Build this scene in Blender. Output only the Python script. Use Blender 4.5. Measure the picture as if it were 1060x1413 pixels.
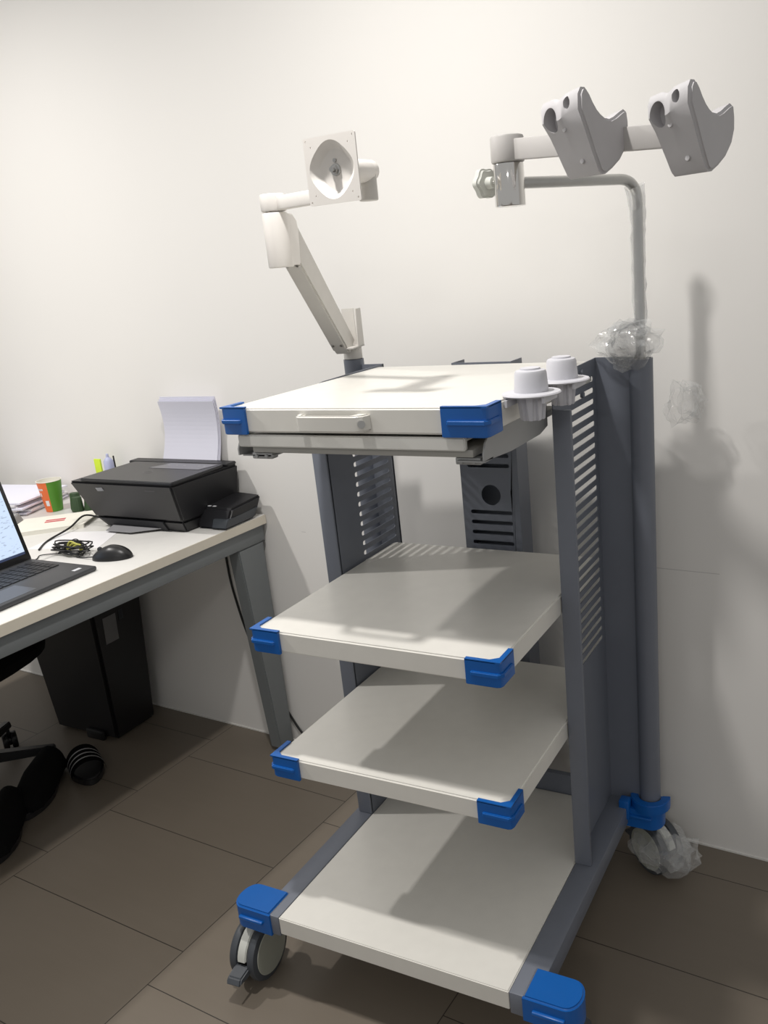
import bpy, bmesh, math, random
from mathutils import Vector, Matrix, noise
random.seed(7)
for o in list(bpy.data.objects): bpy.data.objects.remove(o)
S = bpy.context.scene
COL = S.collection
PI = math.pi

# ------------------------------------------------------------------ camera
F_PX, YAW, PITCH, ROLL = 1196.69, 0.4818, -0.2877, 0.0862
CAM = Vector((1.0459, -1.0877, 1.4158))
rot = Matrix.Rotation(YAW, 3, 'Z') @ Matrix.Rotation(PITCH, 3, 'X') @ Matrix.Rotation(ROLL, 3, 'Y')
right, fwd, up = rot.col[0], rot.col[1], rot.col[2]
m3 = Matrix((right, up, -fwd)).transposed()
cd = bpy.data.cameras.new('camera')
cam = bpy.data.objects.new('camera', cd); COL.objects.link(cam)
cam.matrix_world = Matrix.Translation(CAM) @ m3.to_4x4()
cd.sensor_fit = 'VERTICAL'; cd.sensor_height = 36.0; cd.sensor_width = 27.0
cd.lens = F_PX / 1413 * 36.0
cd.shift_x = -99.13 / 1413; cd.shift_y = 11.04 / 1413
cd.clip_start = 0.02
S.camera = cam

# ------------------------------------------------------------------ light and exposure
S.view_settings.view_transform = 'Standard'; S.view_settings.look = 'None'
S.view_settings.gamma = 1; S.view_settings.use_curve_mapping = False
S.view_settings.exposure = 0.0
w = bpy.data.worlds.new('room_bounce'); S.world = w; w.use_nodes = True
w.node_tree.nodes['Background'].inputs[0].default_value = (1.0, 0.985, 0.965, 1)
w.node_tree.nodes['Background'].inputs[1].default_value = 0.43
def downlight(x, y, z, power, size, color, spread):
    l = bpy.data.lights.new('downlight', 'AREA'); l.shape = 'DISK'; l.size = size
    l.energy = power; l.color = color; l.spread = math.radians(spread)
    o = bpy.data.objects.new('downlight', l); COL.objects.link(o); o.location = (x, y, z)
    return o
downlight(0.14, -0.08, 2.50, 17.0, 0.09, (1.0, 0.965, 0.93), 165)
downlight(-1.42, -0.16, 2.50, 23.0, 0.09, (1.0, 0.965, 0.93), 170)
downlight(1.3, -3.0, 2.50, 18, 0.50, (1.0, 0.965, 0.93), 165)

# ------------------------------------------------------------------ materials
def mat(name, color, rough=0.5, metal=0.0, vary=0.04, scale=30, bump=0.0, bscale=200, spec=0.5, coat=0.0):
    m = bpy.data.materials.new(name); m.use_nodes = True
    nt = m.node_tree; b = nt.nodes['Principled BSDF']
    b.inputs['Roughness'].default_value = rough; b.inputs['Metallic'].default_value = metal
    b.inputs['Specular IOR Level'].default_value = spec
    b.inputs['Coat Weight'].default_value = coat
    tc = nt.nodes.new('ShaderNodeTexCoord')
    n = nt.nodes.new('ShaderNodeTexNoise'); n.inputs['Scale'].default_value = scale
    nt.links.new(tc.outputs['Object'], n.inputs['Vector'])
    r = nt.nodes.new('ShaderNodeMix'); r.data_type = 'RGBA'
    r.inputs[6].default_value = tuple(c * (1 - vary) for c in color) + (1,)
    r.inputs[7].default_value = tuple(min(1, c * (1 + vary)) for c in color) + (1,)
    nt.links.new(n.outputs['Fac'], r.inputs[0]); nt.links.new(r.outputs[2], b.inputs['Base Color'])
    if bump:
        n2 = nt.nodes.new('ShaderNodeTexNoise'); n2.inputs['Scale'].default_value = bscale
        nt.links.new(tc.outputs['Object'], n2.inputs['Vector'])
        bp = nt.nodes.new('ShaderNodeBump'); bp.inputs['Strength'].default_value = bump
        bp.inputs['Distance'].default_value = 0.001
        nt.links.new(n2.outputs['Fac'], bp.inputs['Height']); nt.links.new(bp.outputs[0], b.inputs['Normal'])
    return m
M = dict(
    white_enamel=mat('white_enamel', (0.74, 0.725, 0.675), 0.28, bump=0.05, bscale=400),
    grey_paint=mat('grey_paint', (0.155, 0.170, 0.205), 0.42, bump=0.12, bscale=500),
    blue_plastic=mat('blue_plastic', (0.004, 0.105, 0.40), 0.33, bump=0.05, bscale=600),
    arm_white=mat('arm_white', (0.80, 0.77, 0.73), 0.42),
    arm_grey=mat('arm_grey', (0.60, 0.58, 0.545), 0.5),
    holder_grey=mat('holder_grey', (0.50, 0.49, 0.50), 0.55, bump=0.1, bscale=700),
    bar_grey=mat('bar_grey', (0.47, 0.455, 0.44), 0.45),
    cup_plastic=mat('cup_plastic', (0.60, 0.60, 0.64), 0.5),
    chrome=mat('chrome', (0.72, 0.71, 0.69), 0.10, 1.0, vary=0.01),
    steel=mat('steel', (0.50, 0.50, 0.49), 0.3, 1.0),
    dark_hole=mat('dark_hole', (0.015, 0.016, 0.02), 0.7),
    tray_grey=mat('tray_grey', (0.40, 0.395, 0.37), 0.45),
    drawer_white=mat('drawer_white', (0.66, 0.655, 0.62), 0.4),
    slide_grey=mat('slide_grey', (0.36, 0.365, 0.365), 0.4, 0.2),
    wheel_grey=mat('wheel_grey', (0.055, 0.062, 0.072), 0.5),
    wheel_disc=mat('wheel_disc', (0.34, 0.35, 0.30), 0.5),
    fork_white=mat('fork_white', (0.56, 0.57, 0.53), 0.5),
    desk_top=mat('desk_top', (0.74, 0.73, 0.70), 0.35, bump=0.05),
    desk_edge=mat('desk_edge', (0.68, 0.63, 0.53), 0.5),
    desk_metal=mat('desk_metal', (0.19, 0.205, 0.21), 0.45, 0.1),
    printer_black=mat('printer_black', (0.011, 0.011, 0.013), 0.42, bump=0.25, bscale=900),
    printer_lid=mat('printer_lid', (0.017, 0.017, 0.019), 0.34, bump=0.35, bscale=1200),
    panel_grey=mat('panel_grey', (0.13, 0.13, 0.145), 0.3),
    tray_smoke=mat('tray_smoke', (0.30, 0.30, 0.31), 0.3),
    smoke=mat('smoke', (0.055, 0.062, 0.07), 0.18),
    logo_grey=mat('logo_grey', (0.07, 0.07, 0.075), 0.3),
    paper=mat('paper', (0.80, 0.80, 0.90), 0.8, vary=0.01),
    paper_plain=mat('paper_plain', (0.80, 0.79, 0.80), 0.8, vary=0.02),
    cream_paper=mat('cream_paper', (0.80, 0.78, 0.70), 0.8),
    red_ink=mat('red_ink', (0.55, 0.06, 0.07), 0.7),
    orange=mat('orange', (0.80, 0.17, 0.045), 0.5),
    green=mat('green', (0.085, 0.27, 0.022), 0.5),
    sticker=mat('sticker', (0.62, 0.63, 0.66), 0.5),
    black_plastic=mat('black_plastic', (0.012, 0.012, 0.013), 0.35),
    laptop_grey=mat('laptop_grey', (0.055, 0.057, 0.062), 0.45, 0.2),
    key_black=mat('key_black', (0.010, 0.010, 0.012), 0.5),
    black_fabric=mat('black_fabric', (0.006, 0.006, 0.006), 0.95, bump=0.5, bscale=900, spec=0.1),
    cable_black=mat('cable_black', (0.008, 0.008, 0.008), 0.5),
    cable_yellow=mat('cable_yellow', (0.50, 0.48, 0.10), 0.5),
    note_yellow=mat('note_yellow', (0.62, 0.80, 0.05), 0.7),
    pale_blue=mat('pale_blue', (0.45, 0.48, 0.68), 0.5),
    dark_green=mat('dark_green', (0.035, 0.07, 0.028), 0.5),
    bin_black=mat('bin_black', (0.006, 0.006, 0.0068), 0.45),
    bin_label=mat('bin_label', (0.34, 0.34, 0.34), 0.6),
    stripe=mat('stripe', (0.32, 0.32, 0.32), 0.6),
    trim_white=mat('trim_white', (0.70, 0.69, 0.66), 0.5),
)
def film_mat(name, dens, tint=(0.9, 0.92, 0.92)):
    m = bpy.data.materials.new(name); m.use_nodes = True; nt = m.node_tree
    for n in list(nt.nodes): nt.nodes.remove(n)
    out = nt.nodes.new('ShaderNodeOutputMaterial'); tr = nt.nodes.new('ShaderNodeBsdfTransparent')
    gl = nt.nodes.new('ShaderNodeBsdfGlossy'); gl.inputs['Roughness'].default_value = 0.07
    df = nt.nodes.new('ShaderNodeBsdfDiffuse'); df.inputs[0].default_value = tint + (1,)
    mx = nt.nodes.new('ShaderNodeMixShader'); mx.inputs[0].default_value = 0.42
    nt.links.new(df.outputs[0], mx.inputs[1]); nt.links.new(gl.outputs[0], mx.inputs[2])
    tc = nt.nodes.new('ShaderNodeTexCoord'); nz = nt.nodes.new('ShaderNodeTexNoise'); nz.inputs['Scale'].default_value = 60
    nt.links.new(tc.outputs['Object'], nz.inputs['Vector'])
    bp = nt.nodes.new('ShaderNodeBump'); bp.inputs['Strength'].default_value = 0.35; bp.inputs['Distance'].default_value = 0.004
    nt.links.new(nz.outputs['Fac'], bp.inputs['Height'])
    nt.links.new(bp.outputs[0], gl.inputs['Normal'])
    lw = nt.nodes.new('ShaderNodeLayerWeight'); lw.inputs[0].default_value = 0.35
    mr = nt.nodes.new('ShaderNodeMapRange'); mr.inputs[3].default_value = dens; mr.inputs[4].default_value = min(1, dens + 0.45)
    nt.links.new(lw.outputs['Facing'], mr.inputs[0])
    m2 = nt.nodes.new('ShaderNodeMixShader'); nt.links.new(mr.outputs[0], m2.inputs[0])
    nt.links.new(tr.outputs[0], m2.inputs[1]); nt.links.new(mx.outputs[0], m2.inputs[2]); nt.links.new(m2.outputs[0], out.inputs[0])
    return m
M['film'] = film_mat('film', 0.10)
M['film_thick'] = film_mat('film_thick', 0.30)
M['film_thin'] = film_mat('film_thin', 0.05)

# ------------------------------------------------------------------ mesh helpers
def tf(bm, vs, mx):
    if mx is not None: bmesh.ops.transform(bm, matrix=mx, verts=vs)
def box(bm, x0, x1, y0, y1, z0, z1, mx=None, bev=0.0, seg=2):
    r = bmesh.ops.create_cube(bm, size=1.0); vs = r['verts']
    for v in vs:
        v.co = Vector(((x0 + x1) / 2 + v.co.x * (x1 - x0), (y0 + y1) / 2 + v.co.y * (y1 - y0), (z0 + z1) / 2 + v.co.z * (z1 - z0)))
    if bev:
        es = list({e for v in vs for e in v.link_edges})
        r = bmesh.ops.bevel(bm, geom=es, offset=bev, segments=seg, affect='EDGES', profile=0.5)
        vs = list({v for f in r['faces'] for v in f.verts} | {v for v in vs if v.is_valid})
    tf(bm, vs, mx); return vs
def hull8(bm, bot, top, mx=None, bev=0.0):
    """box from four bottom corners and four top corners"""
    vs = [bm.verts.new(p) for p in bot] + [bm.verts.new(p) for p in top]
    fs = [bm.faces.new([vs[i] for i in f]) for f in ((3, 2, 1, 0), (4, 5, 6, 7), (0, 1, 5, 4), (1, 2, 6, 5), (2, 3, 7, 6), (3, 0, 4, 7))]
    if bev:
        r = bmesh.ops.bevel(bm, geom=list({e for f in fs for e in f.edges}), offset=bev, segments=2, affect='EDGES')
        vs = list({v for f in r['faces'] for v in f.verts} | {v for v in vs if v.is_valid})
    tf(bm, vs, mx)
def cyl(bm, p0, p1, r0, r1=None, seg=32, bev=0.0):
    p0, p1 = Vector(p0), Vector(p1); r1 = r0 if r1 is None else r1
    d = p1 - p0
    if bev: prof = [(0, 0), (r0 - bev, 0), (r0 - bev * .3, bev * .3), (r0, bev), (r1, d.length - bev), (r1 - bev * .3, d.length - bev * .3), (r1 - bev, d.length), (0, d.length)]
    else: prof = [(0, 0), (r0, 0), (r1, d.length), (0, d.length)]
    q = d.to_track_quat('Z', 'Y').to_matrix().to_4x4()
    lathe(bm, prof, Matrix.Translation(p0) @ q, seg)
def lathe(bm, prof, mx=None, seg=32):
    rings = []
    for r, z in prof:
        if r < 1e-6: rings.append([bm.verts.new((0, 0, z))])
        else: rings.append([bm.verts.new((r * math.cos(2 * PI * i / seg), r * math.sin(2 * PI * i / seg), z)) for i in range(seg)])
    for a, b in zip(rings, rings[1:]):
        for i in range(seg):
            j = (i + 1) % seg
            if len(a) == 1 and len(b) == 1: break
            if len(a) == 1: bm.faces.new((a[0], b[j], b[i]))
            elif len(b) == 1: bm.faces.new((a[i], a[j], b[0]))
            else: bm.faces.new((a[i], a[j], b[j], b[i]))
    tf(bm, [v for r in rings for v in r], mx)
def tube(bm, pts, r, seg=12, smooth=True, cap=True):
    pts = [Vector(p) for p in pts]
    if smooth and len(pts) > 2:
        q = []
        for i in range(len(pts) - 1):
            p0 = pts[max(i - 1, 0)]; p1 = pts[i]; p2 = pts[i + 1]; p3 = pts[min(i + 2, len(pts) - 1)]
            for k in range(6):
                t = k / 6
                q.append(0.5 * ((2 * p1) + (-p0 + p2) * t + (2 * p0 - 5 * p1 + 4 * p2 - p3) * t * t + (-p0 + 3 * p1 - 3 * p2 + p3) * t ** 3))
        q.append(pts[-1]); pts = q
    rings = []; n = None
    for i, p in enumerate(pts):
        d = (pts[min(i + 1, len(pts) - 1)] - pts[max(i - 1, 0)]).normalized()
        if n is None: n = d.orthogonal().normalized()
        n = (n - d * n.dot(d)).normalized(); b = d.cross(n)
        rr = r(i / (len(pts) - 1)) if callable(r) else r
        rings.append([bm.verts.new(p + (n * math.cos(2 * PI * k / seg) + b * math.sin(2 * PI * k / seg)) * rr) for k in range(seg)])
    for a, b in zip(rings, rings[1:]):
        for k in range(seg): bm.faces.new((a[k], a[(k + 1) % seg], b[(k + 1) % seg], b[k]))
    if cap: bm.faces.new(rings[0][::-1]); bm.faces.new(rings[-1])
def arc(p0, c, p1, n=8):
    """quadratic curve points from p0 to p1 with control c"""
    p0, c, p1 = Vector(p0), Vector(c), Vector(p1)
    return [p0 * (1 - t) ** 2 + c * 2 * t * (1 - t) + p1 * t * t for t in [i / n for i in range(n + 1)]]
def prism(bm, outline, holes, t0, t1, mx=None, bev=0.0):
    """2D outline (with holes) in xy, extruded from z=t0 to z=t1"""
    tmp = bmesh.new(); es = []
    for loop in [outline] + holes:
        vs = [tmp.verts.new((x, y, t0)) for x, y in loop]
        es += [tmp.edges.new((vs[i], vs[(i + 1) % len(vs)])) for i in range(len(vs))]
    bmesh.ops.triangle_fill(tmp, use_beauty=True, use_dissolve=False, edges=es, normal=(0, 0, 1))
    r = bmesh.ops.extrude_face_region(tmp, geom=tmp.faces[:])
    for g in r['geom']:
        if isinstance(g, bmesh.types.BMVert): g.co.z = t1
    bmesh.ops.recalc_face_normals(tmp, faces=tmp.faces[:])
    if bev:
        bmesh.ops.dissolve_limit(tmp, angle_limit=0.01, verts=tmp.verts[:], edges=tmp.edges[:])
        ed = [e for e in tmp.edges if len(e.link_faces) == 2 and e.calc_face_angle(0) > 0.9 and abs(e.verts[0].co.z - e.verts[1].co.z) < 1e-6]
        bmesh.ops.bevel(tmp, geom=ed, offset=bev, segments=3, affect='EDGES', clamp_overlap=True)
    if mx is not None: bmesh.ops.transform(tmp, matrix=mx, verts=tmp.verts[:])
    me = bpy.data.meshes.new('t'); tmp.to_mesh(me); tmp.free(); bm.from_mesh(me); bpy.data.meshes.remove(me)
def rrect(x0, x1, y0, y1, r, n=5):
    o = []
    for cx, cy, a in ((x1 - r, y1 - r, 0), (x0 + r, y1 - r, PI / 2), (x0 + r, y0 + r, PI), (x1 - r, y0 + r, 1.5 * PI)):
        o += [(cx + r * math.cos(a + PI / 2 * k / n), cy + r * math.sin(a + PI / 2 * k / n)) for k in range(n + 1)]
    return o
def circ(cx, cy, r, n=28): return [(cx + r * math.cos(2 * PI * k / n), cy + r * math.sin(2 * PI * k / n)) for k in range(n)]
def frame(o, x, y, z): # matrix with given axes
    m = Matrix((Vector(x), Vector(y), Vector(z))).transposed().to_4x4(); return Matrix.Translation(Vector(o)) @ m
YZ = frame((0, 0, 0), (0, 1, 0), (0, 0, 1), (1, 0, 0))     # outline x->Y, y->Z, thickness->X
XZ = frame((0, 0, 0), (1, 0, 0), (0, 0, 1), (0, -1, 0))    # outline x->X, y->Z, thickness->-Y
def obj(name, bm, material, parent=None, label=None, smooth=35):
    me = bpy.data.meshes.new(name)
    bmesh.ops.recalc_face_normals(bm, faces=bm.faces[:])
    bm.to_mesh(me); bm.free()
    if smooth:
        me.polygons.foreach_set('use_smooth', [True] * len(me.polygons))
        me.set_sharp_from_angle(angle=math.radians(smooth))
    for mm in (material if isinstance(material, (list, tuple)) else [material]): me.materials.append(M[mm] if isinstance(mm, str) else mm)
    o = bpy.data.objects.new(name, me); COL.objects.link(o)
    if parent: o.parent = parent
    if label: o['label'] = label
    return o
def tag(o, label, cat, group=None):
    o['label'] = label; o['category'] = cat
    if group: o['group'] = group
    return o
def thing(name, label, cat, loc=(0, 0, 0), rz=0, group=None):
    o = bpy.data.objects.new(name, None); COL.objects.link(o); o.empty_display_size = 0.05
    o.location = loc; o.rotation_euler = (0, 0, rz); return tag(o, label, cat, group)
def B(): return bmesh.new()

# ------------------------------------------------------------------ room
A = -0.0607                       # the room stands turned by 3.5 degrees to the trolley
ORG = Vector((0, 0.7997, 0))
def room_to_world(x, y, z=0): return ORG + Matrix.Rotation(A, 3, 'Z') @ Vector((x, y, z))
def place_room(o): o.location = ORG; o.rotation_euler = (0, 0, A); return o

def wall_material():
    m = mat('wall_paint', (0.80, 0.785, 0.755), 0.75, vary=0.012, scale=3, bump=0.05, bscale=60)
    nt = m.node_tree; b = nt.nodes['Principled BSDF']; src = b.inputs['Base Color'].links[0].from_socket
    tc = nt.nodes.new('ShaderNodeTexCoord'); sp = nt.nodes.new('ShaderNodeSeparateXYZ'); nt.links.new(tc.outputs['Object'], sp.inputs[0])
    # hairline horizontal panel joint, broken up by noise
    sb = nt.nodes.new('ShaderNodeMath'); sb.operation = 'SUBTRACT'; nt.links.new(sp.outputs[2], sb.inputs[0]); sb.inputs[1].default_value = 0.712
    ab = nt.nodes.new('ShaderNodeMath'); ab.operation = 'ABSOLUTE'; nt.links.new(sb.outputs[0], ab.inputs[0])
    lt = nt.nodes.new('ShaderNodeMath'); lt.operation = 'LESS_THAN'; nt.links.new(ab.outputs[0], lt.inputs[0]); lt.inputs[1].default_value = 0.0009
    nz = nt.nodes.new('ShaderNodeTexNoise'); nz.inputs['Scale'].default_value = 4; nt.links.new(tc.outputs['Object'], nz.inputs['Vector'])
    gt = nt.nodes.new('ShaderNodeMath'); gt.operation = 'GREATER_THAN'; nt.links.new(nz.outputs['Fac'], gt.inputs[0]); gt.inputs[1].default_value = 0.57
    mu = nt.nodes.new('ShaderNodeMath'); mu.operation = 'MULTIPLY'; nt.links.new(lt.outputs[0], mu.inputs[0]); nt.links.new(gt.outputs[0], mu.inputs[1])
    mx = nt.nodes.new('ShaderNodeMix'); mx.data_type = 'RGBA'; nt.links.new(mu.outputs[0], mx.inputs[0]); nt.links.new(src, mx.inputs[6])
    mx.inputs[7].default_value = (0.6, 0.59, 0.57, 1); nt.links.new(mx.outputs[2], b.inputs['Base Color'])
    return m
M['wall_paint'] = wall_material()
bm = B(); box(bm, -4.0, 3.2, 0.0, 0.12, 0.0, 3.0); wl = place_room(obj('wall_back', bm, 'wall_paint', smooth=0)); wl['kind'] = 'structure'

def floor_material():
    m = bpy.data.materials.new('floor_tiles'); m.use_nodes = True; nt = m.node_tree; b = nt.nodes['Principled BSDF']
    tc = nt.nodes.new('ShaderNodeTexCoord'); sp = nt.nodes.new('ShaderNodeSeparateXYZ'); nt.links.new(tc.outputs['Object'], sp.inputs[0])
    def math_(op, a, v):
        n = nt.nodes.new('ShaderNodeMath'); n.operation = op
        if hasattr(a, 'links'): nt.links.new(a, n.inputs[0])
        else: n.inputs[0].default_value = a
        if hasattr(v, 'links'): nt.links.new(v, n.inputs[1])
        else: n.inputs[1].default_value = v
        return n.outputs[0]
    W_, L_ = 0.615, 0.302
    # columns run toward the wall; each column shifts its joints
    cx = math_('DIVIDE', math_('ADD', sp.outputs[0], 0.254 + 4 * W_), W_)
    ci = math_('FLOOR', cx, 0)
    off = math_('MULTIPLY', ci, 0.667)
    cy = math_('ADD', math_('DIVIDE', math_('ADD', sp.outputs[1], 0.508 + 20 * L_), L_), math_('MULTIPLY', math_('ADD', ci, -3.0), -0.667))
    ri = math_('FLOOR', cy, 0)
    fx = math_('FRACT', cx, 0); fy = math_('FRACT', cy, 0)
    dx = math_('MULTIPLY', math_('MINIMUM', fx, math_('SUBTRACT', 1.0, fx)), W_)
    dy = math_('MULTIPLY', math_('MINIMUM', fy, math_('SUBTRACT', 1.0, fy)), L_)
    g = math_('LESS_THAN', math_('MINIMUM', dx, dy), 0.0011)
    cb = nt.nodes.new('ShaderNodeCombineXYZ'); nt.links.new(ci, cb.inputs[0]); nt.links.new(ri, cb.inputs[1])
    wn = nt.nodes.new('ShaderNodeTexWhiteNoise'); nt.links.new(cb.outputs[0], wn.inputs[0])
    n1 = nt.nodes.new('ShaderNodeTexNoise'); n1.inputs['Scale'].default_value = 3.5; n1.inputs['Detail'].default_value = 6; nt.links.new(tc.outputs['Object'], n1.inputs['Vector'])
    mp = nt.nodes.new('ShaderNodeMapping'); mp.inputs['Scale'].default_value = (3, 25, 1); nt.links.new(tc.outputs['Object'], mp.inputs[0])
    n2 = nt.nodes.new('ShaderNodeTexNoise'); n2.inputs['Scale'].default_value = 1.5; nt.links.new(mp.outputs[0], n2.inputs['Vector'])
    f = math_('ADD', math_('MULTIPLY', n1.outputs['Fac'], 0.5), math_('ADD', math_('MULTIPLY', n2.outputs['Fac'], 0.25), math_('MULTIPLY', wn.outputs[0], 0.25)))
    c1 = nt.nodes.new('ShaderNodeMix'); c1.data_type = 'RGBA'; c1.inputs[6].default_value = (0.148, 0.124, 0.096, 1); c1.inputs[7].default_value = (0.195, 0.166, 0.132, 1); nt.links.new(f, c1.inputs[0])
    c2 = nt.nodes.new('ShaderNodeMix'); c2.data_type = 'RGBA'; nt.links.new(g, c2.inputs[0]); nt.links.new(c1.outputs[2], c2.inputs[6]); c2.inputs[7].default_value = (0.035, 0.029, 0.024, 1)
    nt.links.new(c2.outputs[2], b.inputs['Base Color'])
    rr = math_('ADD', math_('MULTIPLY', n1.outputs['Fac'], 0.15), 0.36); nt.links.new(rr, b.inputs['Roughness'])
    bp = nt.nodes.new('ShaderNodeBump'); bp.inputs['Strength'].default_value = 0.4; bp.inputs['Distance'].default_value = 0.001; bp.invert = True
    nt.links.new(g, bp.inputs['Height']); nt.links.new(bp.outputs[0], b.inputs['Normal'])
    return m
M['floor_tiles'] = floor_material()
bm = B(); box(bm, -4.0, 3.2, -4.5, 0.0, -0.08, 0.0); fl = place_room(obj('floor', bm, 'floor_tiles', smooth=0)); fl['kind'] = 'structure'
bm = B(); box(bm, -4.0, 3.2, -0.003, 0.0, 0.0, 0.004); tr = place_room(obj('trim_1', bm, 'trim_white', smooth=0)); tr['kind'] = 'structure'

# ------------------------------------------------------------------ trolley
Z0, Z1, Z2, Z3 = 0.1914, 0.5252, 0.7938, 1.2048
W, YF, D = 0.50, 0.062, 0.585
T = thing('medical_trolley', 'tall white and grey medical equipment trolley with blue corner bumpers on castors', 'trolley')

def side_plate(x, sgn):
    """plate with vent slots, outward front flange and rear wing that carries the tube"""
    bm = B()
    z = 0.60; holes = []
    while z < 1.165:
        holes.append(rrect(0.456, 0.600, z, z + 0.0105, 0.0048, 3)); z += 0.0226
    top = 1.209
    outl = [(0.362, Z0), (0.622, Z0), (0.622, top), (0.38, top - 0.003), (0.362, top - 0.006)]
    x0, x1 = (x, x + 0.002) if sgn > 0 else (x - 0.002, x)
    prism(bm, outl, holes, x0, x1, YZ)
    # front flange with rounded nose and return lip
    xa, xb = sorted((x, x + sgn * 0.036))
    box(bm, xa, xb, 0.358, 0.368, Z0, 1.150, bev=0.003)
    xa, xb = sorted((x, x + sgn * 0.085))
    box(bm, xa, xb, 0.618, 0.624, Z0, top)
    for zz in (1.192, 1.150):
        cyl(bm, (x1 if sgn > 0 else x0, 0.52, zz), ((x1 if sgn > 0 else x0) + sgn * 0.006, 0.52, zz), 0.006, seg=12)
    return bm
obj('side_column', side_plate(0.0, -1), 'grey_paint', T)
obj('side_column', side_plate(W, 1), 'grey_paint', T)
for x in (-0.078, 0.594):
    bm = B(); top = 1.205 if x > 0 else 1.222
    prism(bm, circ(x, 0.622, 0.0235, 36), [circ(x, 0.622, 0.0205, 36)], Z0 - 0.03, top)
    obj('support_tube', bm, 'grey_paint', T)
for a, b in ((-0.046, -0.001), (W + 0.001, W + 0.050)):
    bm = B(); box(bm, a, b, 0.0, 0.70, Z0 - 0.046, Z0, bev=0.002)
    box(bm, (a if a < 0 else b - 0.025), (a + 0.025 if a < 0 else b), 0.004, 0.07, Z0 - 0.044, Z0 - 0.002)
    obj('base_rail', bm, 'grey_paint', T)
def cap_outline(x, y, sgn, w=0.072, L=0.1):
    o = [(x, y)]
    r = w / 2
    for k in range(13):
        a = -PI / 2 + PI * k / 12
        o.append((x + sgn * (L - r * 0.75 + r * 0.75 * math.cos(a)), y + r + r * math.sin(a)))
    o.append((x, y + w))
    return o if sgn > 0 else o[::-1]
def end_cap(x, y, sgn, cup=False):
    bm = B()
    holes = [circ(0.594, 0.622, 0.0245, 24)] if cup and sgn > 0 else ([circ(-0.078, 0.622, 0.0245, 24)] if cup else [])
    prism(bm, cap_outline(x, y, sgn), holes, Z0 - 0.052, Z0 + (0.004 if not cup else -0.004), bev=0.004 if not cup else 0)
    x0, x1 = sorted((x + sgn * 0.018, x + sgn * 0.078))
    box(bm, x0, x1, y - 0.006, y + 0.004, Z0 - 0.026, Z0 - 0.018, bev=0.003)
    if cup:
        cx = 0.594 if sgn > 0 else -0.078
        for a0, a1 in ((200, 345),):
            pts = []
            for rr, rng in ((0.045, range(0, 13)), (0.026, range(12, -1, -1))):
                for k in rng:
                    a = math.radians(a0 - 30 + (a1 - a0 + 60) * k / 12); pts.append((cx + rr * math.cos(a), 0.622 + rr * math.sin(a)))
            prism(bm, pts, [], Z0 - 0.01, Z0 + 0.016, bev=0.002)
        # hooked ear toward the front
        box(bm, cx - sgn * 0.05 - 0.012, cx - sgn * 0.05 + 0.012, 0.575, 0.60, Z0 - 0.03, Z0 + 0.018, bev=0.003)
    return bm
CAPX = {-1: -0.021, 1: W + 0.027}
for s in (-1, 1):
    obj('corner_cap', end_cap(CAPX[s], -0.004, s), 'blue_plastic', T, 'bright blue rounded end cap')
    obj('corner_cap', end_cap(CAPX[s], 0.622, s, False) if s < 0 else end_cap(CAPX[s], 0.585, s, True), 'blue_plastic', T, 'bright blue rounded end cap')
def caster(cx, cy, ang):
    c = bpy.data.objects.new('caster', None); COL.objects.link(c); c.parent = T; c.location = (cx, cy, 0); c.rotation_euler = (0, 0, ang)
    r = 0.0635
    for s in (-1, 1):
        bm = B(); mx = frame((0.0, 0, r), (0, 1, 0), (0, 0, 1), (1, 0, 0))
        x0 = s * 0.012; x1 = s * 0.031; a, b = sorted((x0, x1))
        lathe(bm, [(0, a), (r * .86, a), (r * .97, a + .002), (r, a + .006), (r, b - .006), (r * .97, b - .002), (r * .84, b), (0, b)], mx, 48)
        wo = obj('wheel', bm, 'wheel_grey', c)
        wo.parent = c
        bm = B(); e = b if s > 0 else a - .002
        lathe(bm, [(0, e), (r * .78, e), (r * .80, e + .001), (r * .78, e + .002), (0, e + .002)], mx, 40)
        obj('wheel_cover', bm, 'wheel_disc', c, 'pale grey-green wheel cover disc')
    bm = B()
    mx = frame((0, 0, r), (0, 1, 0), (0, 0, 1), (1, 0, 0))
    outl = [(0.062 * math.cos(a), 0.062 * math.sin(a)) for a in [math.radians(20 + 150 * k / 16) for k in range(17)]] + [(-0.02, -0.005), (0.02, -0.005)]
    prism(bm, outl, [], -0.0105, 0.0105, mx, bev=0.002)
    cyl(bm, (0, 0.0, r + 0.05), (0, 0.0, 0.141), 0.017, seg=24)
    obj('fork', bm, 'fork_white', c, 'whitish swivel fork between the wheels')
    bm = B()
    outl = [(0.068 * math.cos(a), 0.068 * math.sin(a)) for a in [math.radians(185 - 75 * k / 10) for k in range(11)]]
    outl = outl + [(0.0645 * math.cos(a) * 0.9, 0.0645 * math.sin(a) * .9) for a in [math.radians(110 + 75 * k / 10) for k in range(11)]]
    hull8(bm, [(-0.018, -0.062, 0.045), (0.018, -0.062, 0.045), (0.018, -0.098, 0.048), (-0.018, -0.098, 0.048)],
          [(-0.018, -0.055, 0.066), (0.018, -0.055, 0.066), (0.016, -0.088, 0.060), (-0.016, -0.088, 0.060)], bev=0.003)
    obj('brake_lever', bm, 'wheel_grey', c)
caster(-0.098, 0.032, math.radians(4))
caster(W + 0.085, 0.032, math.radians(-5))
caster(-0.074, 0.655, math.radians(170))
caster(W + 0.10, 0.640, math.radians(235))

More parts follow.
